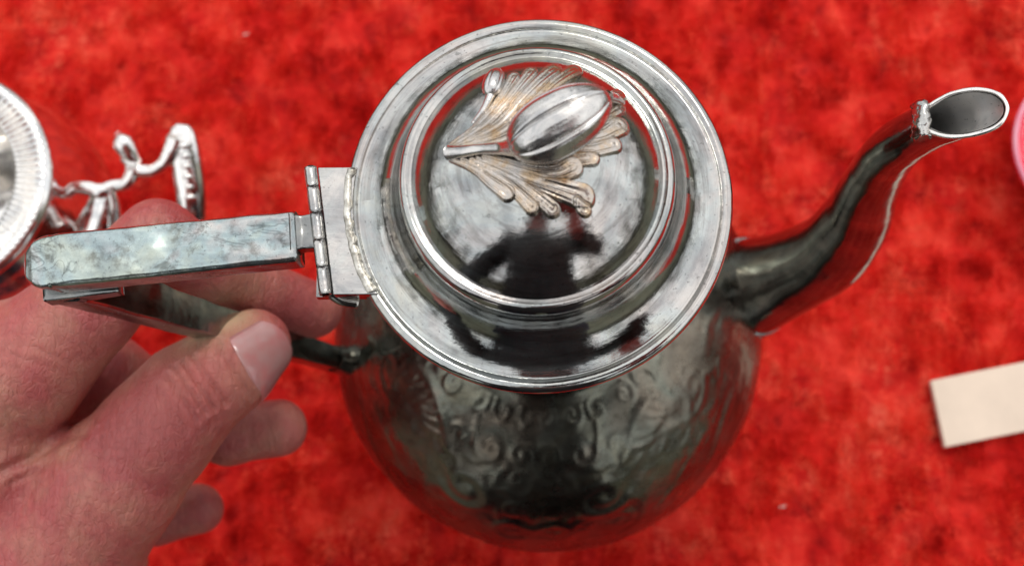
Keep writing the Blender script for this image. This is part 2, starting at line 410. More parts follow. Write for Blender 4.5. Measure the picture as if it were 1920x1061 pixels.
# bare trees round the market place: never in view, but the silver mirrors their branches
def build_trees():
    rs = np.random.default_rng(11); V = []; F = []
    def blade(p, q, w0, w1):
        d = q - p; side = np.cross(d, (0, 0, 1.)) + rs.normal(0, .01, 3); side /= np.linalg.norm(side) + 1e-9; o2 = np.cross(d, side); o2 /= np.linalg.norm(o2) + 1e-9
        b = len(V)
        for c, w_ in ((p, w0), (q, w1)):
            V.extend([c + side * w_, c - side * w_ * .5 + o2 * w_ * .87, c - side * w_ * .5 - o2 * w_ * .87])
        F.extend([(b, b + 1, b + 4, b + 3), (b + 1, b + 2, b + 5, b + 4), (b + 2, b, b + 3, b + 5)])
    def grow(p, d, ln, w_, lev):
        q = p + d * ln; blade(p, q, w_, w_ * .6)
        if lev == 0: return
        for _ in range(3 if lev > 1 else 4):
            nd = d + rs.normal(0, .42, 3) + (0, 0, .1); nd /= np.linalg.norm(nd)
            grow(p + d * ln * rs.uniform(.5, 1), nd, ln * rs.uniform(.55, .8), w_ * .55, lev - 1)
    for k in range(64):
        a = 2 * math.pi * (k + rs.uniform(-.3, .3)) / 64; rad = rs.uniform(12000, 19000)
        grow(np.array([math.cos(a) * rad, math.sin(a) * rad, -760.]), np.array([rs.normal(0, .06), rs.normal(0, .06), 1.]), rs.uniform(1900, 3000), rs.uniform(110, 190), 4)
    for k in range(2600):                                # low undergrowth between the trunks
        a = rs.uniform(0, 2 * math.pi); rad = rs.uniform(13000, 20000); p = np.array([math.cos(a) * rad, math.sin(a) * rad, -760.])
        blade(p, p + np.array([rs.normal(0, 500), rs.normal(0, 500), rs.uniform(700, 2000)]), 330, 40)
    o = mesh('far_trees', V, F, MAT['bark'], None, False); o['kind'] = 'stuff'
build_trees()

# ------------------------------------------------------------------ the coffee pot
pot = thing('coffee_pot', 'tarnished silver coffee pot with domed lid, long spout and angular handle, held upright', 'coffee pot')

# body with chased scrollwork
BODY = np.array([(0, 3), (36, 3), (40, 0), (44, 0), (45.5, 2), (44.5, 5), (41, 9), (40, 12), (44, 17), (52, 26), (61, 40), (67.5, 56), (70.6, 72), (71, 84), (69.8, 97), (66.6, 109), (61.2, 120), (54, 129.5), (46, 136.8), (38, 142.2), (31.5, 146), (28, 149.5), (26.6, 156), (26.2, 175), (27, 200), (29.5, 222), (33, 237), (35.6, 244), (36.6, 245.5), (36.6, 247), (34.5, 247), (33.5, 244), (33, 200)])
def spiral(cx, cz, r0, r1, a0, turns, n=40):
    t = np.linspace(0, 1, n); a = math.radians(a0) + turns * 2 * math.pi * t; r = r0 + (r1 - r0) * t
    return np.stack([cx + r * np.cos(a), cz + r * np.sin(a)], 1)
def motif():
    """chased arabesque in (arc across, arc down from the neck), mm; mirrored by the caller"""
    L = []
    sp = spiral(21, 36, 1.5, 9.5, 150, -1.35)
    L.append((np.vstack([sp, spline([sp[-1], (35, 46), (34, 58), (24, 68), (8, 75)], 8)[1:]]), 2.0, 1.0))
    sp2 = spiral(57, 24, 1.2, 6.5, 60, 1.2)
    arc = spline([(27, 25), (34, 17), (44, 13), (53, 15), sp2[-1] + (0, 0)], 8)
    L.append((arc, 1.8, .9)); L.append((sp2, 1.5, .8))
    for k in range(1, 9):
        p = arc[k * 3]; d = arc[k * 3 + 1] - arc[k * 3 - 1]; d /= np.linalg.norm(d); nrm = np.array([-d[1], d[0]])
        L.append((spline([p + nrm * 1.5, p + nrm * 4.5 + d * .8, p + nrm * 7.5 + d * 2.6], 4), 1.2, .85))
    sp3 = spiral(46, 56, 1.2, 8, -30, 1.25)
    L.append((np.vstack([sp3, spline([sp3[-1], (60, 54), (70, 44), (84, 42)], 8)[1:]]), 1.9, .95))
    for k in range(7):                                   # acanthus strokes under the scroll
        a_ = math.radians(200 + 22 * k); c = np.array([20, 66])
        L.append((spline([c + np.array([math.cos(a_), -math.sin(a_)]) * 4, c + np.array([math.cos(a_ + .2), -math.sin(a_ + .2)]) * 9, c + np.array([math.cos(a_ + .5), -math.sin(a_ + .5)]) * 14], 4), 1.4, .7))
    L.append((spline([(0, 50), (7, 47), (12, 52), (9, 58), (3, 57)], 8), 1.5, .8))
    L.append((spline([(66, 66), (74, 58), (84, 60), (88, 70), (80, 76)], 8), 1.7, .8))
    L.append((spline([(72, 30), (80, 22), (90, 22)], 8), 1.6, .7))
    rs = np.random.default_rng(3)                        # small shallow scrolls that fill the ground
    for i in range(9):
        for j in range(8):
            cx, cy = 5 + i * 11 + rs.uniform(-2, 2), 6 + j * 11.5 + rs.uniform(-2, 2)
            q = spiral(cx, cy, .6, rs.uniform(4, 6.2), rs.uniform(0, 360), rs.choice([-1, 1]) * rs.uniform(.8, 1.2), 22)
            e = q[-1] + (q[-1] - q[-3]) * rs.uniform(2, 4)
            L.append((np.vstack([q, spline([q[-1], (q[-1] + e) / 2 + rs.uniform(-1.5, 1.5, 2), e], 4)[1:]]), .95, rs.uniform(.3, .5)))
    return L
def build_body():
    prof = spline(BODY, 12); n = 520
    V = lathe_grid(prof, n); nz = prof.shape[0]
    th = (np.arange(n) * 2 * math.pi / n)[:, None] * np.ones(nz)[None]
    rr = np.hypot(V[..., 0], V[..., 1]); z = V[..., 2]
    dR = np.gradient(prof[:, 0]); dZ = np.gradient(prof[:, 1]); L = np.hypot(dR, dZ) + 1e-9
    nr, nz_ = dZ / L, -dR / L
    H = np.zeros(V.shape[:2])
    arc = np.concatenate([[0], np.cumsum(np.hypot(np.diff(prof[:, 0]), np.diff(prof[:, 1])))])
    i0 = np.argmin(np.where(prof[:, 1] > 120, np.abs(prof[:, 0] - 30), 99) + (prof[:, 1] > 160) * 50)
    down = (arc[i0] - arc)[None] * np.ones((n, 1))
    sel = (down > 2) & (down < 100)
    ML = motif()
    for c0 in (-94, 86):
        u = ((np.degrees(th) - c0 + 180) % 360 - 180) * math.pi / 180 * np.maximum(rr, 50)
        m = sel & (np.abs(u) < 96)
        Q = np.stack([np.abs(u[m]), down[m]], 1); h = np.zeros(len(Q))
        for p, w_, hh in ML:
            lo, hi = p.min(0) - 6, p.max(0) + 6
            k = np.where((Q > lo).all(1) & (Q < hi).all(1))[0]
            if not len(k): continue
            d = np.full(len(k), 99.)
            for a, b in zip(p[:-1], p[1:]):
                ab = b - a; t = np.clip(((Q[k] - a) @ ab) / (ab @ ab + 1e-9), 0, 1)
                d = np.minimum(d, np.linalg.norm(Q[k] - a - t[:, None] * ab, axis=1))
            h[k] = np.maximum(h[k], .5 * hh * np.exp(-(d / (w_ * 1.15)) ** 2))
        H[m] = h * np.clip((96 - np.abs(u[m])) / 12, 0, 1)
    nb = fbm(V.reshape(-1, 3), 1 / 20., 2).reshape(H.shape)
    H = H + nb * .5 * sel
    ct, st = np.cos(th), np.sin(th)
    V = V + np.stack([ct * nr * H, st * nr * H, nz_ * H], -1)
    mesh('body', V.reshape(-1, 3), grid_faces(n, nz, True), MAT['body'], pot)
build_body()

# lid
ZR = 250
_cap = [(24.6 * math.sin(t) / math.sin(.95), 17.0 + 12.65 * (1 - (1 - math.cos(t)) / (1 - math.cos(.95)))) for t in np.linspace(.95, 0, 10)]
LIDP = np.array([(33, -4), (36, -3.4), (38.6, -3.2), (39.7, -2.3), (40, -1), (39.6, .1), (38.7, .5), (37.9, .3), (37.3, .0), (36.6, .2), (35.0, .95), (33.3, 2.1), (31.7, 3.6), (30.3, 5.5), (29.2, 7.8), (28.5, 10.0), (28.0, 12.0), (27.7, 14.6), (27.2, 16.2), (26.7, 16.8), (26.1, 17.0), (25.5, 16.8), (25.0, 16.7)] + _cap)
LID = spline(LIDP, 7); LID[:, 0] = np.maximum(LID[:, 0], .01)
_dome = LID[(LID[:, 1] > 16.95) & (LID[:, 0] < 24.7)]
_dome = _dome[np.argsort(_dome[:, 0])]
def dome_z(x, y): return ZR + np.interp(np.hypot(x, y), _dome[:, 0], _dome[:, 1])
def on_dome(px, py, up=0):
    z = ZR + 25
    for _ in range(8):
        p = at(px, py, z + up); z = float(dome_z(p[0], p[1]))
    return p
def lid_fn(V):
    P = V.reshape(-1, 3); d = fbm(P, 1 / 14., 2).reshape(V.shape[:2]) * .10
    r = np.hypot(V[..., 0], V[..., 1])
    V = V.copy(); V[..., 2] += d * np.clip((40 - r) / 4, 0, 1)
    return V
lid = lathe('lid', np.c_[LID[:, 0] * np.interp(LID[:, 0], [0, 28, 40], [1, 1, 1.02]), LID[:, 1] + ZR], 360, MAT['lid'], pot, fn=lid_fn)

# finial: relief leaves lying on the dome, bud on its stem
def C8(u, v): return 820 + u / 3.4237, 110 + v / 3.4237        # enlarged-detail coordinates -> photograph pixels
def dome_pts(L): return np.array([on_dome(*C8(u, v)) for u, v in L])
def build_leaf(lobes, name, H=1.7):
    L = []
    for pts, w0, w1 in lobes:
        p = spline(dome_pts(pts)[:, :2], 8); wd = np.linspace(w0 * 1.2, w1 * 1.5, len(p)) / 3.4237 * .094
        L.append((p, wd))
    allp = np.vstack([p for p, _ in L]); lo, hi = allp.min(0) - 2.2, allp.max(0) + 2.2
    st = .11
    xs, ys = np.arange(lo[0], hi[0], st), np.arange(lo[1], hi[1], st)
    X, Y = np.meshgrid(xs, ys, indexing='ij'); Q = np.stack([X.ravel(), Y.ravel()], 1)
    best = np.full(len(Q), -1.2); d1 = np.full(len(Q), 9.); d2 = np.full(len(Q), 9.)
    for p, wd in L:
        d = np.full(len(Q), 99.); sgn = np.zeros(len(Q)); wl = np.ones(len(Q)); along = np.zeros(len(Q))
        for i in range(len(p) - 1):
            a, b = p[i], p[i + 1]; ab = b - a
            t = np.clip(((Q - a) @ ab) / (ab @ ab + 1e-9), 0, 1); e = Q - a - t[:, None] * ab
            w_ = wd[i] + (wd[i + 1] - wd[i]) * t; q = np.hypot(e[:, 0], e[:, 1]) / w_
            m = q < d; d[m] = q[m]; sgn[m] = np.sign(ab[0] * e[m, 1] - ab[1] * e[m, 0]); wl[m] = w_[m]; along[m] = (i + t[m]) / len(p)
        s = d * sgn
        prof = np.where(d < 1, np.sqrt(np.clip(1 - d ** 7, 0, 1)) * (.70 + .30 * d ** 3), -(d - 1) * 1.6)
        d2 = np.where(d < d1, d1, np.minimum(d2, d)); d1 = np.minimum(d1, d)
        ribs = .11 * np.cos(s * 13) * (d < .9) - .16 * np.exp(-(s / .10) ** 2) * (along < .9)  
        h = H * (prof * (.55 + .6 * along) + ribs * (1 - along ** 4) * (d < 1))
        best = np.maximum(best, np.maximum(h, -1.2))
    best = best - .55 * np.exp(-((d2 - d1) / .16) ** 2) * (d1 < 1.05) * (best > 0)
    Z = dome_z(Q[:, 0], Q[:, 1]) + best
    V = np.c_[Q, Z]; F = np.array(grid_faces(len(xs), len(ys)))
    keep = (best[F] > -.9).any(1); F = F[keep]
    used = np.unique(F); mp = -np.ones(len(V), int); mp[used] = np.arange(len(used))
    return mesh(name, V[used], mp[F][:, ::-1], MAT['leaf'], lid)
build_leaf([([(80, 565), (240, 450), (390, 290), (455, 190), (490, 130)], 16, 34),
            ([(90, 568), (300, 435), (450, 280), (540, 170), (600, 100)], 20, 38),
            ([(110, 572), (380, 440), (540, 270), (650, 160), (745, 85)], 22, 46),
            ([(140, 575), (420, 470), (640, 270), (760, 160), (880, 85)], 24, 42),
            ([(160, 590), (420, 530), (640, 420), (800, 300)], 30, 70)], 'leaf')
build_leaf([([(90, 655), (240, 715), (350, 800), (450, 872)], 14, 38),
            ([(160, 655), (400, 770), (520, 870), (608, 960)], 18, 36),
            ([(220, 655), (480, 770), (640, 890), (738, 975)], 20, 38),
            ([(260, 650), (520, 750), (750, 830), (930, 890)], 22, 62),
            ([(300, 640), (600, 730), (770, 745), (868, 705)], 26, 52),
            ([(900, 905), (945, 975)], 40, 34)], 'leaf')
build_leaf([([(700, 640), (870, 650), (990, 645)], 40, 40),
            ([(800, 570), (980, 590), (1130, 560)], 40, 42),
            ([(850, 520), (1040, 500), (1165, 440)], 40, 52),
            ([(900, 420), (1060, 370), (1150, 320)], 44, 46),
            ([(950, 330), (1080, 280), (1165, 240)], 40, 36)], 'leaf')
def bud(name, A, Bp, rmax, ribs, depth, mat, parent, n=144, m=60):
    A, Bp = np.array(A), np.array(Bp); ax = Bp - A; Ln = np.linalg.norm(ax); ax /= Ln
    u = np.cross(ax, (0, 0, 1.)); u /= np.linalg.norm(u); v = np.cross(u, ax)
    t = np.linspace(0, 1, m); th = np.arange(n) * 2 * math.pi / n
    r = rmax * (1 - np.abs(2 * t ** .96 - 1) ** 2.3) ** .55 * (1 - .10 * t)
    r = np.maximum(r, .02) + np.where(t > .93, (t - .93) * 6 * np.sqrt(np.clip((1 - t) / .07, 0, 1)), 0)
    seam = np.abs(np.sin(ribs * th / 2 + .35))
    k = 1 - depth * np.exp(-(seam / .16) ** 2)
    bump = fbm(np.c_[np.cos(th), np.sin(th), th * 0] * 3, 2., 2)
    V = []
    for i in range(n):
        rr = r * (1 - (1 - k[i]) * np.sin(math.pi * t) ** .4) * (1 + .02 * bump[i])
        V.append(A + np.outer(t * Ln, ax) + np.outer(rr * math.cos(th[i]), u) + np.outer(rr * math.sin(th[i]), v))
    return mesh(name, np.array(V).reshape(-1, 3), grid_faces(n, m, True), mat, parent)
BZ = 286.4
bud('bud', at(955, 283, BZ - 1.5), at(1143, 178, BZ + 1.0), 6.5, 7, .2, MAT['bud'], lid)
def stem(name, uv, ups, rads, mat, parent):
    P = np.array([on_dome(*C8(u, v), up=h) + np.array([0, 0, 0]) for (u, v), h in zip(uv, ups)])
    k = 6; Q = spline(P, k); rr = np.interp(np.linspace(0, len(rads) - 1, len(Q)), range(len(rads)), rads)
    return tube(name, Q, rr, mat, parent, 18)
stem('stem', [(72, 605), (150, 600), (280, 582), (420, 575), (520, 560)], (.7, .9, 1.4, 2.8, 5), (1.5, 1.25, 1.0, 1.3, 2.2), MAT['bud'], lid)
stem('stem', [(225, 420), (290, 340), (325, 280), (345, 235)], (.2, .4, .7, 1.0), (.35, .6, .8, .95), MAT['bud'], lid)
bud('small_bud', on_dome(*C8(335, 245), up=1.2), on_dome(*C8(392, 75), up=2.2), 2.3, 6, .14, MAT['bud'], lid, 72, 30)
stem('bud_tip', [(1090, 240), (1140, 255), (1190, 285)], (7.0, 4.2, 1.0), (1.1, .9, .5), MAT['bud'], lid)

# hinge
hinge = thing('hinge', '', ''); del hinge['label']; del hinge['category']
hinge.parent = pot
B0, B1 = at(582, 314, 251), at(611, 553, 251)
ev = (B1 - B0)
cuts = [0, .16, .37, .58, .79, 1.0]
for a, b in zip(cuts[:-1], cuts[1:]):
    a2, b2 = a + .002, b - .002
    tt = np.linspace(a2, b2, 7); P = B0 + np.outer(tt, ev)
    rr = np.array([1.3, 1.35, 1.36, 1.36, 1.36, 1.35, 1.3])
    tube('knuckle', P, rr, MAT['hinge'], hinge, 18)
tube('pin', B0 + np.outer(np.linspace(-.01, 1.01, 5), ev), .75, MAT['lowbar'], hinge, 12)
def build_plate():
    n = 26; t = np.linspace(0, 1, n); V = []
    left = B0 + np.outer(t, ev) + np.array([1.5, 0, 0])
    rows = []
    for i in range(n):
        y = left[i][1]; xr = -math.sqrt(max(38.9 ** 2 - y * y, 1)); xs = np.linspace(left[i][0], xr, 10)
        rows.append(np.stack([xs, np.full(10, y), np.zeros(10)], 1))
    top = np.array(rows); h = fbm(top.reshape(-1, 3), .10, 2).reshape(n, 10) * .22
    top[..., 2] = 251.1 + h
    bot = top.copy(); bot[..., 2] = 248.2
    V = np.vstack([top.reshape(-1, 3), bot.reshape(-1, 3)]); N = n * 10
    F = grid_faces(n, 10); F = F + [tuple(i + N for i in f[::-1]) for f in F]
    bd = [j for j in range(10)] + [i * 10 + 9 for i in range(1, n)] + [(n - 1) * 10 + j for j in range(8, -1, -1)] + [i * 10 for i in range(n - 2, 0, -1)]
    for i in range(len(bd)): a, b = bd[i], bd[(i + 1) % len(bd)]; F.append((a, a + N, b + N, b))
    o = mesh('plate', V, F, MAT['hinge'], hinge, smooth=True)
    bv = o.modifiers.new('b', 'BEVEL'); bv.width = .0003; bv.segments = 2; bv.limit_method = 'ANGLE'; bv.harden_normals = True
    y = np.linspace(left[0][1] - .4, left[-1][1] + .6, 60); P = np.stack([-np.sqrt(np.maximum(39.6 ** 2 - y * y, 1)) - .4, y, np.full(60, 251.0)], 1)
    nn = fbm(P, .33, 3); P[:, 0] += nn * .6
    tube('solder_seam', P, .95 + nn * .28, MAT['solder'], hinge, 12, flat=.7)
    Q = spline([at(612, 540, 246.5), at(640, 560, 245), at(672, 566, 244)], 6)
    tube('lower_leaf', Q, 1.5, MAT['lowbar'], hinge, 10)
    ll = [(-46.5, y_, z_) for y_ in (13 - 4, -22) for z_ in (247.6, 243.5)]
    V = np.array([(-46.8, 8, 247.4), (-36.4, 8, 247.4), (-36.4, -20, 247.4), (-46.8, -20, 247.4), (-46.8, 8, 244.6), (-36.4, 8, 244.6), (-36.4, -20, 244.6), (-46.8, -20, 244.6)])
    mesh('collar_plate', V, [(0, 3, 2, 1), (4, 5, 6, 7), (0, 1, 5, 4), (1, 2, 6, 5), (2, 3, 7, 6), (3, 0, 4, 7)], MAT['lowbar'], hinge, False)
build_plate()

# handle
handle = thing('handle', '', ''); del handle['label']; del handle['category']; handle.parent = pot
HZ = 249.5
def bar(name, P, Ws, Hs, mat, rad=.9, amp=.25, dens=60, freq=.16):
    n = len(P); k = np.linspace(0, 1, dens); src = np.linspace(0, 1, n)
    P = np.stack([np.interp(k, src, np.asarray(P)[:, i]) for i in range(3)], 1)
    W = np.interp(k, np.linspace(0, 1, len(Ws)), Ws); Hh = np.interp(k, np.linspace(0, 1, len(Hs)), Hs)
    def dense(w_, h_):
        q = rrect(w_, h_, min(rad, w_ * .45, h_ * .45), 4); out = []
        for i in range(len(q)):
            a, b = q[i], q[(i + 1) % len(q)]; m = max(1, int(np.linalg.norm(b - a) / .7)) if i % 5 == 4 else 1
            for j in range(m): out.append(a + (b - a) * j / m)
        return np.array(out)
    ref = dense(W.max(), Hh.max()); sec = np.array([np.c_[ref[:, 0] * Hh[i] / Hh.max(), ref[:, 1] * W[i] / W.max()] for i in range(dens)])
    V = sweep(P, sec); V = V + (fbm(V.reshape(-1, 3), freq, 3).reshape(V.shape[:2]) * amp)[..., None] * np.array([.3, .3, 1.])
    m = V.shape[1]; F = grid_faces(dens, m, False, True) + [tuple(range(m)), tuple(range((dens - 1) * m, dens * m))[::-1]]
    return mesh(name, V.reshape(-1, 3), F, mat, handle)
hs_, he = at(555, 440, 250), at(36, 492, 250)
d_ = he - hs_; Lh = np.linalg.norm(d_); d_ /= Lh
ts = np.array([0, .02, .3, .6, .86, .90, .94, .97, .99, 1.0]) * Lh
wid = [10.9, 11.2, 11.3, 11.6, 11.8, 11.2, 9.4, 7.0, 4.4, 1.6]
def upper_bar():
    n = len(ts)
    k = np.concatenate([np.linspace(0, .86, 60), np.linspace(.865, 1, 26)])
    P = hs_ + np.outer(k * Lh, d_); P[:, 2] = 250 - 4.2 + np.where(k > .8, -((k - .8) / .2) ** 2 * 1.5, 0)
    W = np.interp(k * Lh, ts, wid); W = np.where(k > .89, 11.7 * np.sqrt(np.clip(1 - ((k - .89) / .112) ** 2.2, .015, 1)), W); Hh = np.interp(k, [0, .88, .95, .985, 1], [8.4, 8.4, 7.6, 6.0, 4.0])
    q = rrect(11.8, 8.4, 1.5, 5); ref = []
    for i in range(len(q)):
        a, b = q[i], q[(i + 1) % len(q)]; m = max(1, int(np.linalg.norm(b - a) / .6))
        for j in range(m): ref.append(a + (b - a) * j / m)
    ref = np.array(ref)
    sec = np.array([np.c_[ref[:, 0] * Hh[i] / 8.4, ref[:, 1] * W[i] / 11.8] for i in range(len(k))])
    V = sweep(P, sec)
    nz = fbm(V.reshape(-1, 3), .11, 3).reshape(V.shape[:2]) * .24 + fbm(V.reshape(-1, 3) * (.25, 1, 1), .5, 2).reshape(V.shape[:2]) * .14
    c = hs_ + d_ * Lh * .52
    dist = np.hypot(V[..., 0] - c[0], V[..., 1] - c[1])
    nz = nz + .5 * np.exp(-(dist / 1.8) ** 2) - .3 * np.exp(-((dist - 4) / 1.6) ** 2)
    V[..., 2] += nz
    m = V.shape[1]; F = grid_faces(len(k), m, False, True) + [tuple(range(m)), tuple(range((len(k) - 1) * m, len(k) * m))[::-1]]
    ub = mesh('upper_bar', V.reshape(-1, 3), F, MAT['bar'], handle)
    return ub
ub = upper_bar()
# small neck that joins the bar to the hinge barrel
nk0, nk1 = at(548, 441, 247), at(592, 437, 247)
bar('neck', [nk0, nk1], [8.6, 7.2, 7.6], [6.2, 4.2, 4.4], MAT['lowbar'], .6, .3, 14)
# squared elbow piece under the rounded nose
e0, e1 = at(88, 524, 239.5), at(225, 505, 239.5)
bar('elbow', [e0, e1], [10.8, 11.2, 11.0], [5.5, 5.5, 4.0], MAT['lowbar'], .5, .2, 24)
# lower bar down to the belly
lb0 = np.array(e0) + (e1 - e0) * .28 + np.array([0, 0, 0.]); lb1 = np.array([-64.5, -13.2, 118.])
LB = [lb0, lb0 * .5 + lb1 * .5 + (-1.5, 0, 1.), lb1]
def lower_bar():
    P = spline(LB, 20); T = np.gradient(P, axis=0)
    n = len(P); k = np.linspace(0, 1, n)
    W = np.interp(k, [0, .3, 1], [11.2, 9.6, 6.8]); Hh = np.interp(k, [0, 1], [8.0, 6.0])
    ref = rrect(10, 8, .8, 4)
    T /= np.linalg.norm(T, axis=1)[:, None]; Bv = np.array([0, 1., 0]); V = []
    for i in range(n):
        b = Bv - T[i] * T[i][1]; b /= np.linalg.norm(b); nn = np.cross(T[i], b)
        V.append(P[i] + np.outer(ref[:, 0] * Hh[i] / 8, nn) + np.outer(ref[:, 1] * W[i] / 10, b))
    V = np.array(V); V = V + fbm(V.reshape(-1, 3), .12, 2).reshape(n, -1)[..., None] * .25
    m = V.shape[1]; F = grid_faces(n, m, False, True) + [tuple(range(m)), tuple(range((n - 1) * m, n * m))[::-1]]
    mesh('lower_bar', V.reshape(-1, 3), F, MAT['lowbar'], handle)
    a = np.arange(20) * 2 * math.pi / 20
    tube('foot_pad', spline([lb1 + (-1.5, 0, 3.5), lb1 + (1.0, 0.1, 0), lb1 + (3.5, .4, -3.0)], 4), [4.0, 4.3, 4.4, 4.5, 4.6, 4.7, 4.9, 5.2, 5.6], MAT['lowbar'], handle, 20)
lower_bar()

# spout
spout = thing('spout', '', ''); del spout['label']; del spout['category']; spout.parent = pot
SP = [(1335, 552, 96, 17.5), (1395, 542, 105, 16.2), (1472, 515, 120, 13.4), (1553, 474, 140, 11.6), (1603, 412, 163, 9.6), (1633, 345, 188, 7.4), (1672, 285, 212, 6.2), (1728, 246, 230, 5.4), (1792, 219, 241, 5.2), (1850, 196, 250, 5.5), (1893, 172, 262, 5.6), (1925, 155, 276, 5.6)]
def build_spout():
    P = spline([at(a, b, c) for a, b, c, r in SP], 8); rr = spline([(r, 0) for *_, r in SP], 8)[:, 0]
    pl_o = at(1712, 226, 237.5); tip = at(1862, 204, 246.6)
    # oblique mouth: plane through the tip, rising from the throat
    ax = tip - pl_o; ax /= np.linalg.norm(ax); side = np.cross(ax, (0, 0, 1.)); side /= np.linalg.norm(side); nrm = np.cross(side, ax)
    bm = bmesh.new()
    for wall, flip in ((0, False), (.75, True)):
        if flip:
            nf0 = len(bm.faces)
        V, F = tube_geo(P, rr - wall, 48, 1.0, False)
        V = V + (fbm(V, .09, 2) * .3)[:, None]
        vs = [bm.verts.new(Vector(v * MM)) for v in V]
        for f in F:
            q = [vs[i] for i in f]; fc = bm.faces.new(q[::-1] if flip else q); fc.material_index = int(flip)
    res = bmesh.ops.bisect_plane(bm, geom=bm.verts[:] + bm.edges[:] + bm.faces[:], plane_co=Vector(tip * MM), plane_no=Vector(nrm), clear_outer=True, dist=1e-7)
    cut = [v for v in bm.verts if abs((np.array(v.co) / MM - tip) @ nrm) < 1e-3]
    pts = np.array([np.array(v.co) / MM for v in cut])
    me = bpy.data.meshes.new('tube'); bm.to_mesh(me); bm.free()
    me.polygons.foreach_set('use_smooth', [True] * len(me.polygons)); tb = link('tube', me, MAT['spout'], spout); tb.data.materials.append(MAT['bore'])
    # lip along the outer cut loop
    c = pts.mean(0); q = np.c_[(pts - c) @ ax, (pts - c) @ side]; ang = np.arctan2(q[:, 1] / 4.5, q[:, 0] / 9)
    bins = np.linspace(-math.pi, math.pi, 73); lip = []
    for a, b in zip(bins[:-1], bins[1:]):
        m = (ang >= a) & (ang < b)
        if m.any():
            qq = q[m]; k = np.argmax(np.hypot(qq[:, 0] / 9, qq[:, 1] / 4.5)); lip.append(pts[m][k])
    lip = np.array(lip); 
    for _ in range(6): lip = (np.roll(lip, 1, 0) + 2 * lip + np.roll(lip, -1, 0)) / 4
    lip = np.vstack([lip, lip[:1], lip[1:2]])
    tube('lip', lip, .55 + .12 * fbm(lip, .3, 2), MAT['lip'], spout, 10)
    # torn remnant of a flap at the throat
    t0 = at(1727, 226, 238.6); V = []; F = []
    nu, nv = 16, 12
    for i in range(nu):
        for j in range(nv):
            u, v = i / (nu - 1) - .5, j / (nv - 1) - .5
            edge = .25 * math.sin(u * 17) + .2 * math.sin(u * 31 + 1)
            p = t0 + side * (u * 8.0) + ax * (v * 3.0 + (edge if j > nv - 3 else 0)) + np.array([0, 0, 1.0 + .9 * math.cos(v * 5) - 2.6 * u * u * 4 * .5 + .9 * mnoise.noise(Vector((u * 9, v * 5, 1))) + .5 * mnoise.noise(Vector((u * 21, v * 9, 4)))]) + ax * (1.1 * mnoise.noise(Vector((u * 7, 3, 2))))
            V.append(p)
    o = mesh('torn_flap', V, grid_faces(nu, nv), MAT['hinge'], spout); sl = o.modifiers.new('s', 'SOLIDIFY'); sl.thickness = .0008
    # moulded band with leaf beads where the spout leaves the belly
    for kk in (8, 10):
        a = np.arange(33) * 2 * math.pi / 32; T, N, B = frames(P)
        i = kk; loop = P[i] + np.outer(np.cos(a), N[i]) * (rr[i] + .1) + np.outer(np.sin(a), B[i]) * (rr[i] + .1)
        tube('moulding', loop, .75, MAT['hinge'], spout, 10)
build_spout()

# ------------------------------------------------------------------ person: hand on the handle, body leaning over the table
def A(px, py, z, r): return (at(px, py, z), r)
THUMB = [A(80, 1095, 158, 23), A(208, 912, 170, 17.2), A(298, 806, 175, 14.2), A(352, 742, 177, 13.0), A(425, 690, 176, 11.3), A(478, 648, 172, 9.7)]
INDEX = [A(42, 690, 184, 17), A(165, 575, 190, 12.8), A(298, 452, 192, 10.2), A(390, 500, 176, 9.4), A(485, 546, 160, 8.8), A(588, 580, 146, 8.3)]
MIDDLE = [A(5, 765, 156, 14.5), A(190, 705, 146, 12.5), A(320, 768, 136, 10), A(430, 812, 131, 9), A(522, 802, 130, 8.3)]
RING = [A(-15, 860, 132, 12.5), A(180, 945, 112, 9.2), A(290, 965, 107, 8.7), A(370, 953, 106, 8.0)]
LITTLE = [A(-35, 940, 112, 11.5), A(90, 1040, 96, 8.4), A(180, 1060, 92, 7.8), A(235, 1055, 92, 7)]
WR = np.array([-168, -108, 143.]); EL = np.array([-290, -330, 210.])
def palm(X):
    d = sd_cone(X, INDEX[0][0] + (-8, 0, -4), WR, 18, 26)
    d = smin(d, sd_cone(X, MIDDLE[0][0] + (-5, 0, 0), WR, 15, 24), 8)
    d = smin(d, sd_cone(X, RING[0][0] + (-4, 0, 0), WR + (0, 0, -6), 14, 22), 8)
    d = smin(d, sd_cone(X, LITTLE[0][0], WR + (0, 0, -10), 12, 20), 8)
    d = smin(d, sd_cone(X, WR, EL, 26, 38), 14)
    return d
CREASE = []          # (polyline in mm, width, depth)
def cr(pts, w_, d_, z=190): CREASE.append((np.array([at(a, b, z) for a, b in pts]), w_, d_))
def hand_raw(X):
    pm = palm(X); th = chain(X, THUMB, 5)
    web = sd_cone(X, at(20, 880, 168), at(100, 880, 170), 15, 10)
    pt = smin(smin(pm, th, 5), web, 5)
    d = np.minimum(pt, smin(pm, chain(X, INDEX, 3), 5))
    d = np.minimum(d, smin(pm, chain(X, MIDDLE, 3), 6))
    d = np.minimum(d, smin(pm, chain(X, RING, 3), 6))
    return np.minimum(d, smin(pm, chain(X, LITTLE, 3), 6))
def grad(fn, X, e=.3):
    return np.stack([(fn(X + np.eye(3)[i] * e) - fn(X - np.eye(3)[i] * e)) / (2 * e) for i in range(3)], -1)
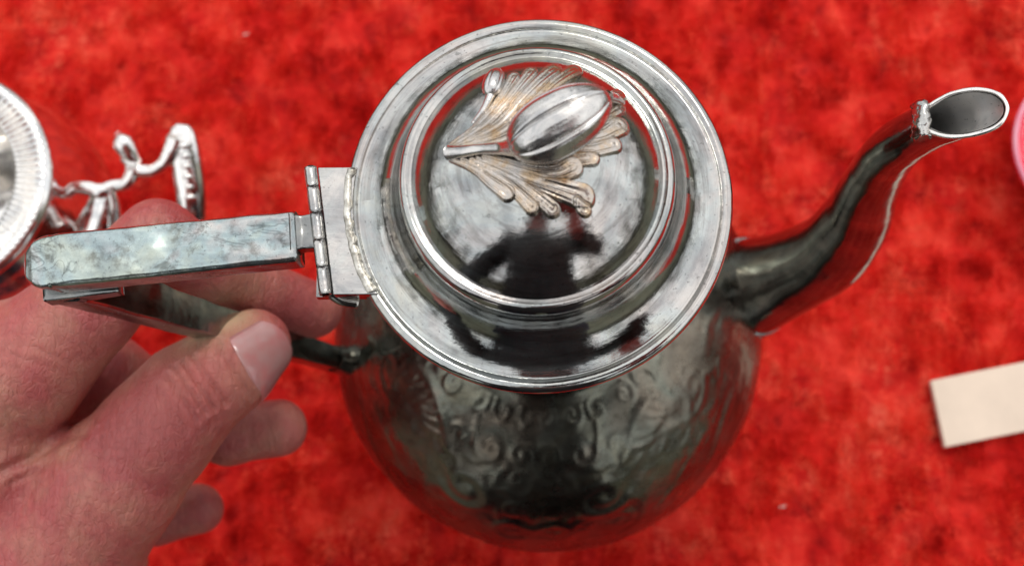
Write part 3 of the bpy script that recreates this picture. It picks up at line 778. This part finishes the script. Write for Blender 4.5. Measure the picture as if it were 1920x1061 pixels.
def build_hand():
    pts = np.array([p for c in (THUMB, INDEX, MIDDLE, RING, LITTLE) for p, _ in c] + [WR, WR + (EL - WR) * .25])
    lo, hi = pts.min(0) - 34, pts.max(0) + 30
    lo[0] = max(lo[0], -260)
    V, F = surface_nets(hand_raw, lo, hi, 1.5)
    me = bpy.data.meshes.new('person'); me.from_pydata((V * MM).tolist(), [], F.tolist()); me.update()
    o = link('person', me, MAT['skin'])
    sub = o.modifiers.new('s', 'SUBSURF'); sub.levels = 1; sub.render_levels = 1
    dg = bpy.context.evaluated_depsgraph_get(); ev_ = bpy.data.meshes.new_from_object(o.evaluated_get(dg))
    o.modifiers.clear(); o.data = ev_
    n = len(ev_.vertices); co = np.empty(n * 3); ev_.vertices.foreach_get('co', co); X = co.reshape(-1, 3) / MM
    for _ in range(2):
        d = hand_raw(X); G = grad(hand_raw, X); X = X - G * d[:, None] * .9 / np.maximum((G * G).sum(1), .3)[:, None]
    G = grad(hand_raw, X, 1.0); G /= np.linalg.norm(G, axis=1)[:, None] + 1e-9
    disp = fbm(X, 1 / 22., 2) * .55 + fbm(X, 1 / 6., 2) * .10
    dirc = X - CAM
    px = np.c_[(X - CAM) @ R[:, 0], (X - CAM) @ R[:, 1], (X - CAM) @ R[:, 2]]
    # creases: carved where the skin folds, upper side only
    for p, w_, dp in CREASE:
        d = np.full(n, 99.)
        for a, b in zip(p[:-1], p[1:]):
            ab = b - a; # distance measured across the plane of view of the fold
            dd = (a + b) / 2 - CAM; dd /= np.linalg.norm(dd)
            q = X - a; q = q - np.outer(q @ dd, dd); ab2 = ab - dd * (ab @ dd)
            t = np.clip((q @ ab2) / (ab2 @ ab2 + 1e-9), 0, 1); d = np.minimum(d, np.linalg.norm(q - t[:, None] * ab2, axis=1))
        up = np.clip(-(G @ dd), 0, 1) * (X[:, 2] > 145)
        disp += (-dp * np.exp(-(d / w_) ** 2) + .35 * dp * np.exp(-((d - 2.2 * w_) / (1.2 * w_)) ** 2)) * up
    X = X + G * disp[:, None]
    ev_.vertices.foreach_set('co', (X * MM).ravel()); ev_.update()
    ev_.polygons.foreach_set('use_smooth', [True] * len(ev_.polygons))
    if not ev_.materials: ev_.materials.append(MAT['skin'])
    def blob(px_, py_, z_, rad): return np.exp(-(np.linalg.norm(X - at(px_, py_, z_), axis=1) / rad) ** 2)
    pale = np.clip(blob(405, 622, 180, 8) + .8 * blob(370, 648, 182, 7) + .5 * blob(448, 600, 178, 6), 0, 1)
    red = np.clip(.8 * blob(370, 720, 188, 11) + .6 * blob(300, 770, 186, 13) + .6 * blob(80, 640, 198, 14) + .5 * blob(430, 735, 182, 9) + .6 * blob(560, 790, 134, 12) + .6 * blob(590, 580, 150, 12), 0, 1)
    at_ = ev_.color_attributes.new('tone', 'FLOAT_COLOR', 'POINT'); at_.data.foreach_set('color', np.c_[pale, red, pale * 0, pale * 0 + 1].ravel())
    return o
# knuckle folds of the thumb, fold of the web, creases on the index base
for k, (x, y) in enumerate([(322, 722), (336, 708), (352, 700), (372, 690), (300, 742)]):
    cr([(x - 6, y - 20), (x + 14, y + 12), (x + 38, y + 44), (x + 50, y + 66)], .7, .85 if k < 4 else .5, 188)
cr([(158, 812), (110, 828), (60, 858), (-10, 890)], 1.1, 1.0, 188)
cr([(150, 830), (90, 870), (20, 905)], .8, .5, 188)
for k in range(12):                                   # fine folds that fan out from the web
    a_ = math.radians(-20 + 13 * k + random.uniform(-4, 4)); r0, r1 = random.uniform(45, 70), random.uniform(120, 190)
    c = (120, 835); w2 = random.uniform(-.15, .15)
    cr([(c[0] + math.cos(a_ + w2 * t) * (r0 + (r1 - r0) * t), c[1] + math.sin(a_ + w2 * t) * (r0 + (r1 - r0) * t)) for t in (0, .35, .7, 1)], .55, random.uniform(.10, .2), 186)
for k in range(8):
    y = 620 + 24 * k + random.uniform(-8, 8); x1 = random.uniform(60, 150)
    cr([(random.uniform(-20, 20), y), (x1 * .5, y + 10 + random.uniform(-6, 6)), (x1, y + 38)], .6, random.uniform(.08, .2), 198)
cr([(414, 642), (426, 668), (446, 706), (470, 742)], .8, .8, 186)   # fold at the root of the nail
person = build_hand()
tag(person, 'bare hand in the lower left pinching the pot handle between thumb and forefinger', 'person')

def build_nail():
    tip, prev = THUMB[-1][0], THUMB[-2][0]; ax = tip - prev; ax /= np.linalg.norm(ax)
    base_mid = at(450, 692, 182); end_mid = at(522, 626, 178)
    # nail normal: towards the viewer, rolled to the lower right
    view = CAM - tip; view /= np.linalg.norm(view); rgt = np.cross(ax, view); rgt /= np.linalg.norm(rgt)
    n = view * math.cos(math.radians(30)) + rgt * math.sin(math.radians(30)); n -= ax * (n @ ax); n /= np.linalg.norm(n)
    s = np.cross(n, ax)
    nu, nv = 25, 25; c = tip - ax * 4.0; V = []
    for i in range(nu):
        for j in range(nv):
            u = (i / (nu - 1) * 2 - 1); v = j / (nv - 1)
            ph = u * math.radians(58)
            ln = 13.2 * (1 - .10 * u * u) if v > .5 else 13.2
            curve = -1.1 * (1 - u * u) if v < .5 else 0
            vv = v * 14.6 + (-1.6 * (1 - u * u)) * (1 - v) - 2.4 * u * u * u * u * v - 1.3 * u * u * v
            o_ = c + ax * (vv - 5.0)
            dr = n * math.cos(ph) + s * math.sin(ph)
            p = o_ + dr * 15
            for _ in range(24):
                q = float(hand_raw(p[None])[0]); p = p - dr * min(q * .8, 2.0)
                if abs(q) < .02: break
                if (p - o_) @ dr < 7.6: p = o_ + dr * 7.6; break
            lift = .28 + .15 * v - (.35 if v == 0 else 0) - (.3 if abs(u) == 1 else 0)
            V.append(p + dr * lift)
    V = np.array(V).reshape(nu, nv, 3)
    for _ in range(3): V[1:-1, 1:-1] = (V[1:-1, 1:-1] * 2 + V[2:, 1:-1] + V[:-2, 1:-1] + V[1:-1, 2:] + V[1:-1, :-2]) / 6
    o = mesh('thumbnail', V.reshape(-1, 3), grid_faces(nu, nv), MAT['nail'], person)
    sl = o.modifiers.new('s', 'SOLIDIFY'); sl.thickness = .0006; sl.offset = 0
build_nail()

def build_torso():
    SHL, SHR, NK, CH, PV = (np.array(p, float) for p in ((-185, -400, 590), (205, -400, 590), (10, -360, 650), (10, -400, 470), (5, -410, 150)))
    ELR, WRR = np.array([330, -330, 420.]), np.array([140, -175, 485.])
    def jk(X):
        d = sd_cone(X, PV, CH, 150, 165); d = smin(d, sd_cone(X, SHL, SHR, 78, 78), 90)
        d = smin(d, sd_cone(X, CH, NK, 140, 70), 60)
        d = smin(d, chain(X, [(SHL, 72), (EL + (-20, -40, 60), 58), (WR + (EL - WR) * .42, 42)], 20), 30)
        return smin(d, chain(X, [(SHR, 72), (ELR, 56), (WRR + (ELR - WRR) * .22, 40)], 20), 30)
    V, F = surface_nets(jk, (-460, -640, -30), (470, -110, 740), 9.0)
    V = V + (fbm(V, 1 / 45., 2) * 7)[:, None] * (0.3, 1, .3)
    mesh('jacket', V, F, MAT['jacket'], person)
    def legs(X):
        d = sd_cone(X, (-85, -430, 100), (-110, -480, -300), 98, 70); d = np.minimum(d, sd_cone(X, (-110, -480, -300), (-115, -560, -720), 70, 52))
        e = sd_cone(X, (95, -430, 100), (115, -480, -300), 98, 70); e = np.minimum(e, sd_cone(X, (115, -480, -300), (120, -560, -720), 70, 52))
        sh = np.minimum(sd_cone(X, (-115, -590, -722), (-125, -420, -730), 40, 34), sd_cone(X, (120, -590, -722), (130, -420, -730), 40, 34))
        return np.minimum(smin(d, e, 50), sh)
    V, F = surface_nets(legs, (-260, -700, -775), (260, -300, 250), 12.); mesh('trousers', V, F, MAT['trousers'], person)
    HC = np.array([8, -345, 745.])
    fdir = np.array([0, .62, -.78]); updir = np.array([0, .78, .62])
    def head(X):
        d = sd_cone(X, HC + updir * 30 - fdir * 12, HC - updir * 40 + fdir * 25, 84, 58)
        d = smin(d, sd_cone(X, HC - updir * 40 - fdir * 20, NK + (0, -10, -20), 55, 60), 20)
        d = smin(d, sd_cone(X, HC + fdir * 82 + updir * 5, HC + fdir * 98 - updir * 22, 9, 14), 12)
        for s in (-1, 1):
            d = smin(d, sd_cone(X, HC + (s * 84, 0, 0) - fdir * 10 + updir * 12, HC + (s * 82, 0, 0) - fdir * 12 - updir * 22, 12, 9), 8)
            d = -smin(-d, np.linalg.norm(X - (HC + (s * 32, 0, 0) + fdir * 92 + updir * 18), axis=-1) - 16, 8)
        d = smin(d, sd_cone(X, HC + (-24, 0, 0) + fdir * 80 - updir * 50, HC + (24, 0, 0) + fdir * 80 - updir * 50, 7, 7), 6)
        return d
    V, F = surface_nets(head, HC - 170, HC + 170, 5.); mesh('head', V, F, MAT['skin'], person)
    def hair(X):
        d = sd_cone(X, HC + updir * 38 - fdir * 20, HC - fdir * 38 - updir * 20, 88, 74)
        return np.maximum(d, (X - HC) @ fdir - 48 + .25 * ((X - HC) @ -updir))
    V, F = surface_nets(hair, HC - 180, HC + 180, 6.); V = V + (fbm(V, 1 / 14., 2) * 5)[:, None] * (1, 1, 1); mesh('hair', V, F, MAT['hair'], person)
    # other hand, closed round the end of the phone
    cb = CAM + R @ np.array([118, -6, 9.])
    rx, ry, rz = R[:, 0], R[:, 1], R[:, 2]
    def h2(X):
        d = smin(sd_cone(X, WRR + (ELR - WRR) * .3, WRR, 30, 25), sd_cone(X, WRR, cb + rx * 22 - ry * 22 + rz * 14, 26, 22), 14)
        d = smin(d, sd_cone(X, cb + rx * 20 - ry * 25 + rz * 14, cb + rx * 18 + ry * 20 + rz * 14, 18, 15), 12)
        for k in range(4):
            y0 = 24 - 15 * k
            f_ = chain(X, [(cb + rx * 16 + ry * y0 + rz * 14, 10), (cb + rx * 6 + ry * y0 - rz * 14, 8.5), (cb - rx * 22 + ry * (y0 - 2) - rz * 14, 8), (cb - rx * 36 + ry * (y0 - 3) - rz * 12, 7.5)], 3)
            d = np.minimum(d, smin(d, f_, 5)) if k == 0 else np.minimum(d, f_)
        t_ = chain(X, [(cb + rx * 20 - ry * 28 + rz * 20, 14), (cb - rx * 5 - ry * 18 + rz * 18, 10.5), (cb - rx * 32 - ry * 2 + rz * 16, 9)], 4)
        return smin(d, t_, 5)
    lo = np.minimum(cb, WRR) - 75; hi = np.maximum(cb, WRR) + 85
    V, F = surface_nets(h2, lo, hi, 3.); mesh('hand', V, F, MAT['skin'], person)
build_torso()

# phone whose lens is the viewpoint
def build_phone():
    ph = thing('smartphone', 'dark phone held level above the pot, mirrored in its domed lid', 'phone')
    M2 = Matrix([list(R[0]), list(R[1]), list(R[2])]).to_4x4(); M2.translation = Vector(CAM * MM)
    def slab(name, w_, h_, d_, c, mat, r):
        q = rrect(w_, h_, r, 6)[:, ::-1]; m = len(q); V = []
        for z, k in ((-d_ / 2, .985), (-d_ / 2 + .8, 1), (d_ / 2 - .8, 1), (d_ / 2, .985)):
            for a, b in q: V.append((a * k, b * k, z))
        V = np.array(V) + c; V = V @ R.T + CAM
        F = grid_faces(4, m, False, True) + [tuple(range(m)), tuple(range(3 * m, 4 * m))[::-1]]
        return mesh(name, V, F, mat, ph, False)
    slab('shell', 160, 75, 8, (62, -18, 7.5), MAT['black'], 10)
    for cx, cy in ((0, 0), (0, -17)):
        a = np.arange(25) * 2 * math.pi / 24
        loop = np.c_[np.cos(a) * 6.5 + cx, np.sin(a) * 6.5 + cy, np.full(25, 3.2)] @ R.T + CAM
        tube('lens_ring', loop, .7, MAT['black'], ph, 8)
build_phone()

# ------------------------------------------------------------------ sugar bowl on the left
bowl = thing('sugar_bowl', 'bright silver bowl with gadrooned rim at the left edge', 'bowl')
bc = at(-123, 340, 100)
def build_bowl():
    prof = spline([(0, 4), (20, 3), (24, 0), (27, 0), (27.5, 2), (24, 6), (22, 9), (30, 16), (40, 30), (45, 48), (45.5, 58), (43, 72), (38, 84), (35, 91), (35.5, 97), (37, 99), (36.2, 99.4), (34, 97), (33.5, 92), (36, 84), (41, 72), (43.5, 56), (38, 30), (20, 14), (0, 12)], 6)
    prof[:, 0] = np.maximum(prof[:, 0], .01)
    lathe('body', prof, 160, MAT['bright'], bowl, (bc[0], bc[1], 0))
    n, m = 1584, 24                                     # gadrooned rim
    th = np.arange(n) * 2 * math.pi / n; a = np.arange(m) * 2 * math.pi / m; V = []
    for t in th:
        k = 1 - .3 * abs(math.sin(t * 50)) ** .7 if True else 1
        rr_ = 34.6 + 6.2 * np.cos(a); zz = 100.5 - 1.2 * np.cos(a) + 3.0 * np.sin(a) * (1 - (1 - k) * 1.5 * (np.cos(a) < .5))
        V.append(np.stack([bc[0] + rr_ * math.cos(t), bc[1] + rr_ * math.sin(t), zz], 1))
    mesh('rim', np.array(V).reshape(-1, 3), grid_faces(n, m, True, True), MAT['bright'], bowl)
    h = thing('handle', '', ''); del h['label']; del h['category']; h.parent = bowl
    def T(name, pts, rad, m=14, flat=1.):
        P = spline([at(*p) for p in pts], 7); rr = np.interp(np.linspace(0, len(rad) - 1, len(P)), range(len(rad)), rad)
        rr = rr * 1.35 * (1 + .03 * fbm(P, .12, 2)); tube(name, P, rr, MAT['bright'], h, m, flat)
    T('scroll', [(92, 335, 88), (105, 356, 88), (125, 362, 88), (142, 352, 88), (165, 352, 88), (190, 358, 88), (212, 348, 88), (235, 345, 88), (248, 328, 89), (250, 308, 90), (236, 292, 91)], [1.6, 1.5, 1.5, 1.6, 2.0, 2.2, 1.6, 1.8, 2.0, 2.2, 2.0])
    T('scroll', [(246, 312, 90), (262, 320, 89), (285, 320, 89), (305, 308, 90), (320, 288, 92), (332, 262, 93)], [2.2, 2.0, 1.8, 1.9, 2.4, 3.0])
    T('leaf', [(258, 306, 90), (245, 288, 92), (232, 268, 94), (222, 252, 94)], [1.6, 2.6, 3.0, 1.2])
    T('strap', [(328, 268, 92), (340, 254, 93), (347, 285, 91), (353, 325, 88), (358, 370, 84), (358, 420, 76), (330, 455, 62), (270, 450, 50)], [2.6, 3.6, 4.0, 4.1, 3.9, 3.4, 2.4, 2.2], 16, .6)
    T('bracket', [(190, 352, 88), (188, 380, 86), (182, 410, 83), (174, 440, 79)], [2.2, 3.2, 4.4, 5.4], 16, .45)
    T('bracket', [(205, 352, 88), (214, 380, 85), (214, 420, 80)], [1.4, 1.6, 1.8], 12)
    for k in range(6):
        t = k / 5; p = at(346 + 14 * t, 268 + 84 * t, 90 - 26 * t) + np.array([0, 0, 4])
        T('bead', [(332 + 12 * t, 266 + 96 * t, 94 - 8 * t), (345 + 12 * t, 274 + 96 * t, 95 - 8 * t), (362 + 12 * t, 270 + 96 * t, 93 - 8 * t)], [.6, .9, .6], 10)
build_bowl()

# ------------------------------------------------------------------ red glass at the right edge
glass = thing('red_glass', 'glossy red glass dish with pale rim, cut off by the right edge', 'glass')
def build_glass():
    m = Mat('red_glass'); b = m.b; b.inputs['Base Color'].default_value = (.75, .01, .05, 1); b.inputs['Roughness'].default_value = .04
    b.inputs['Transmission Weight'].default_value = .4; b.inputs['IOR'].default_value = 1.5
    m.l(m.ramp(m.noise(30, 2), [(.3, (.80, .008, .05)), (.7, (.9, .02, .07))]), b.inputs['Base Color'])
    c = at(2068, 275, 25)
    prof = spline([(.01, 3), (16, 2), (18, 0.5), (20, 1.5), (25, 7), (31, 16), (34.4, 23), (34.8, 24.6), (34, 25.4), (32.8, 24.4), (29, 17), (23, 9), (16, 6), (.01, 5)], 6); prof[:, 0] = np.maximum(prof[:, 0], .01)
    lathe('vessel', prof, 120, m.m, glass, (c[0], c[1], 0))
    m2 = Mat('rim_glass'); b = m2.b; b.inputs['Roughness'].default_value = .1
    m2.l(m2.ramp(m2.noise(60, 2), [(.3, (.72, .22, .32)), (.7, (.80, .40, .48))]), b.inputs['Base Color'])
    a = np.arange(97) * 2 * math.pi / 96
    tube('rim', np.c_[c[0] + np.cos(a) * 33.6, c[1] + np.sin(a) * 33.6, np.full(97, 25.4)], 1.0, m2.m, glass, 12)
build_glass()

# ------------------------------------------------------------------ wooden slat, lint
def build_slat():
    c = [at(1745, 713, 3.5), at(1772, 838, 3.5)]
    far = at(1920, 678, 3.5) - c[0]; far /= np.linalg.norm(far)
    V0 = [c[0], c[1], c[1] + far * 150, c[0] + far * 150]
    V = [p for p in V0] + [p - (0, 0, 3.4) for p in V0]
    o = mesh('wooden_slat', V, [(0, 1, 2, 3), (7, 6, 5, 4), (0, 4, 5, 1), (1, 5, 6, 2), (2, 6, 7, 3), (3, 7, 4, 0)], MAT['wood'], None, False)
    bv = o.modifiers.new('b', 'BEVEL'); bv.width = .0005; bv.segments = 3
    tag(o, 'pale bare wooden slat lying flat on the red cloth at the right', 'slat')
build_slat()
def lint(px, py, label):
    c = at(px, py, 1.0); P = c + np.array([(-1.6, -.4, 0), (-.7, .5, .5), (.3, -.2, .6), (1.2, .5, .3), (1.7, 1.2, 0)])
    tag(tube('lint_fleck', c + (spline(P, 4) - c) * .7, .2, MAT['lint'], None, 6), label, 'lint')
lint(461, 66, 'tiny pale lint fleck on red cloth near the top left')
lint(1467, 950, 'tiny pale lint fleck on red cloth below the spout')
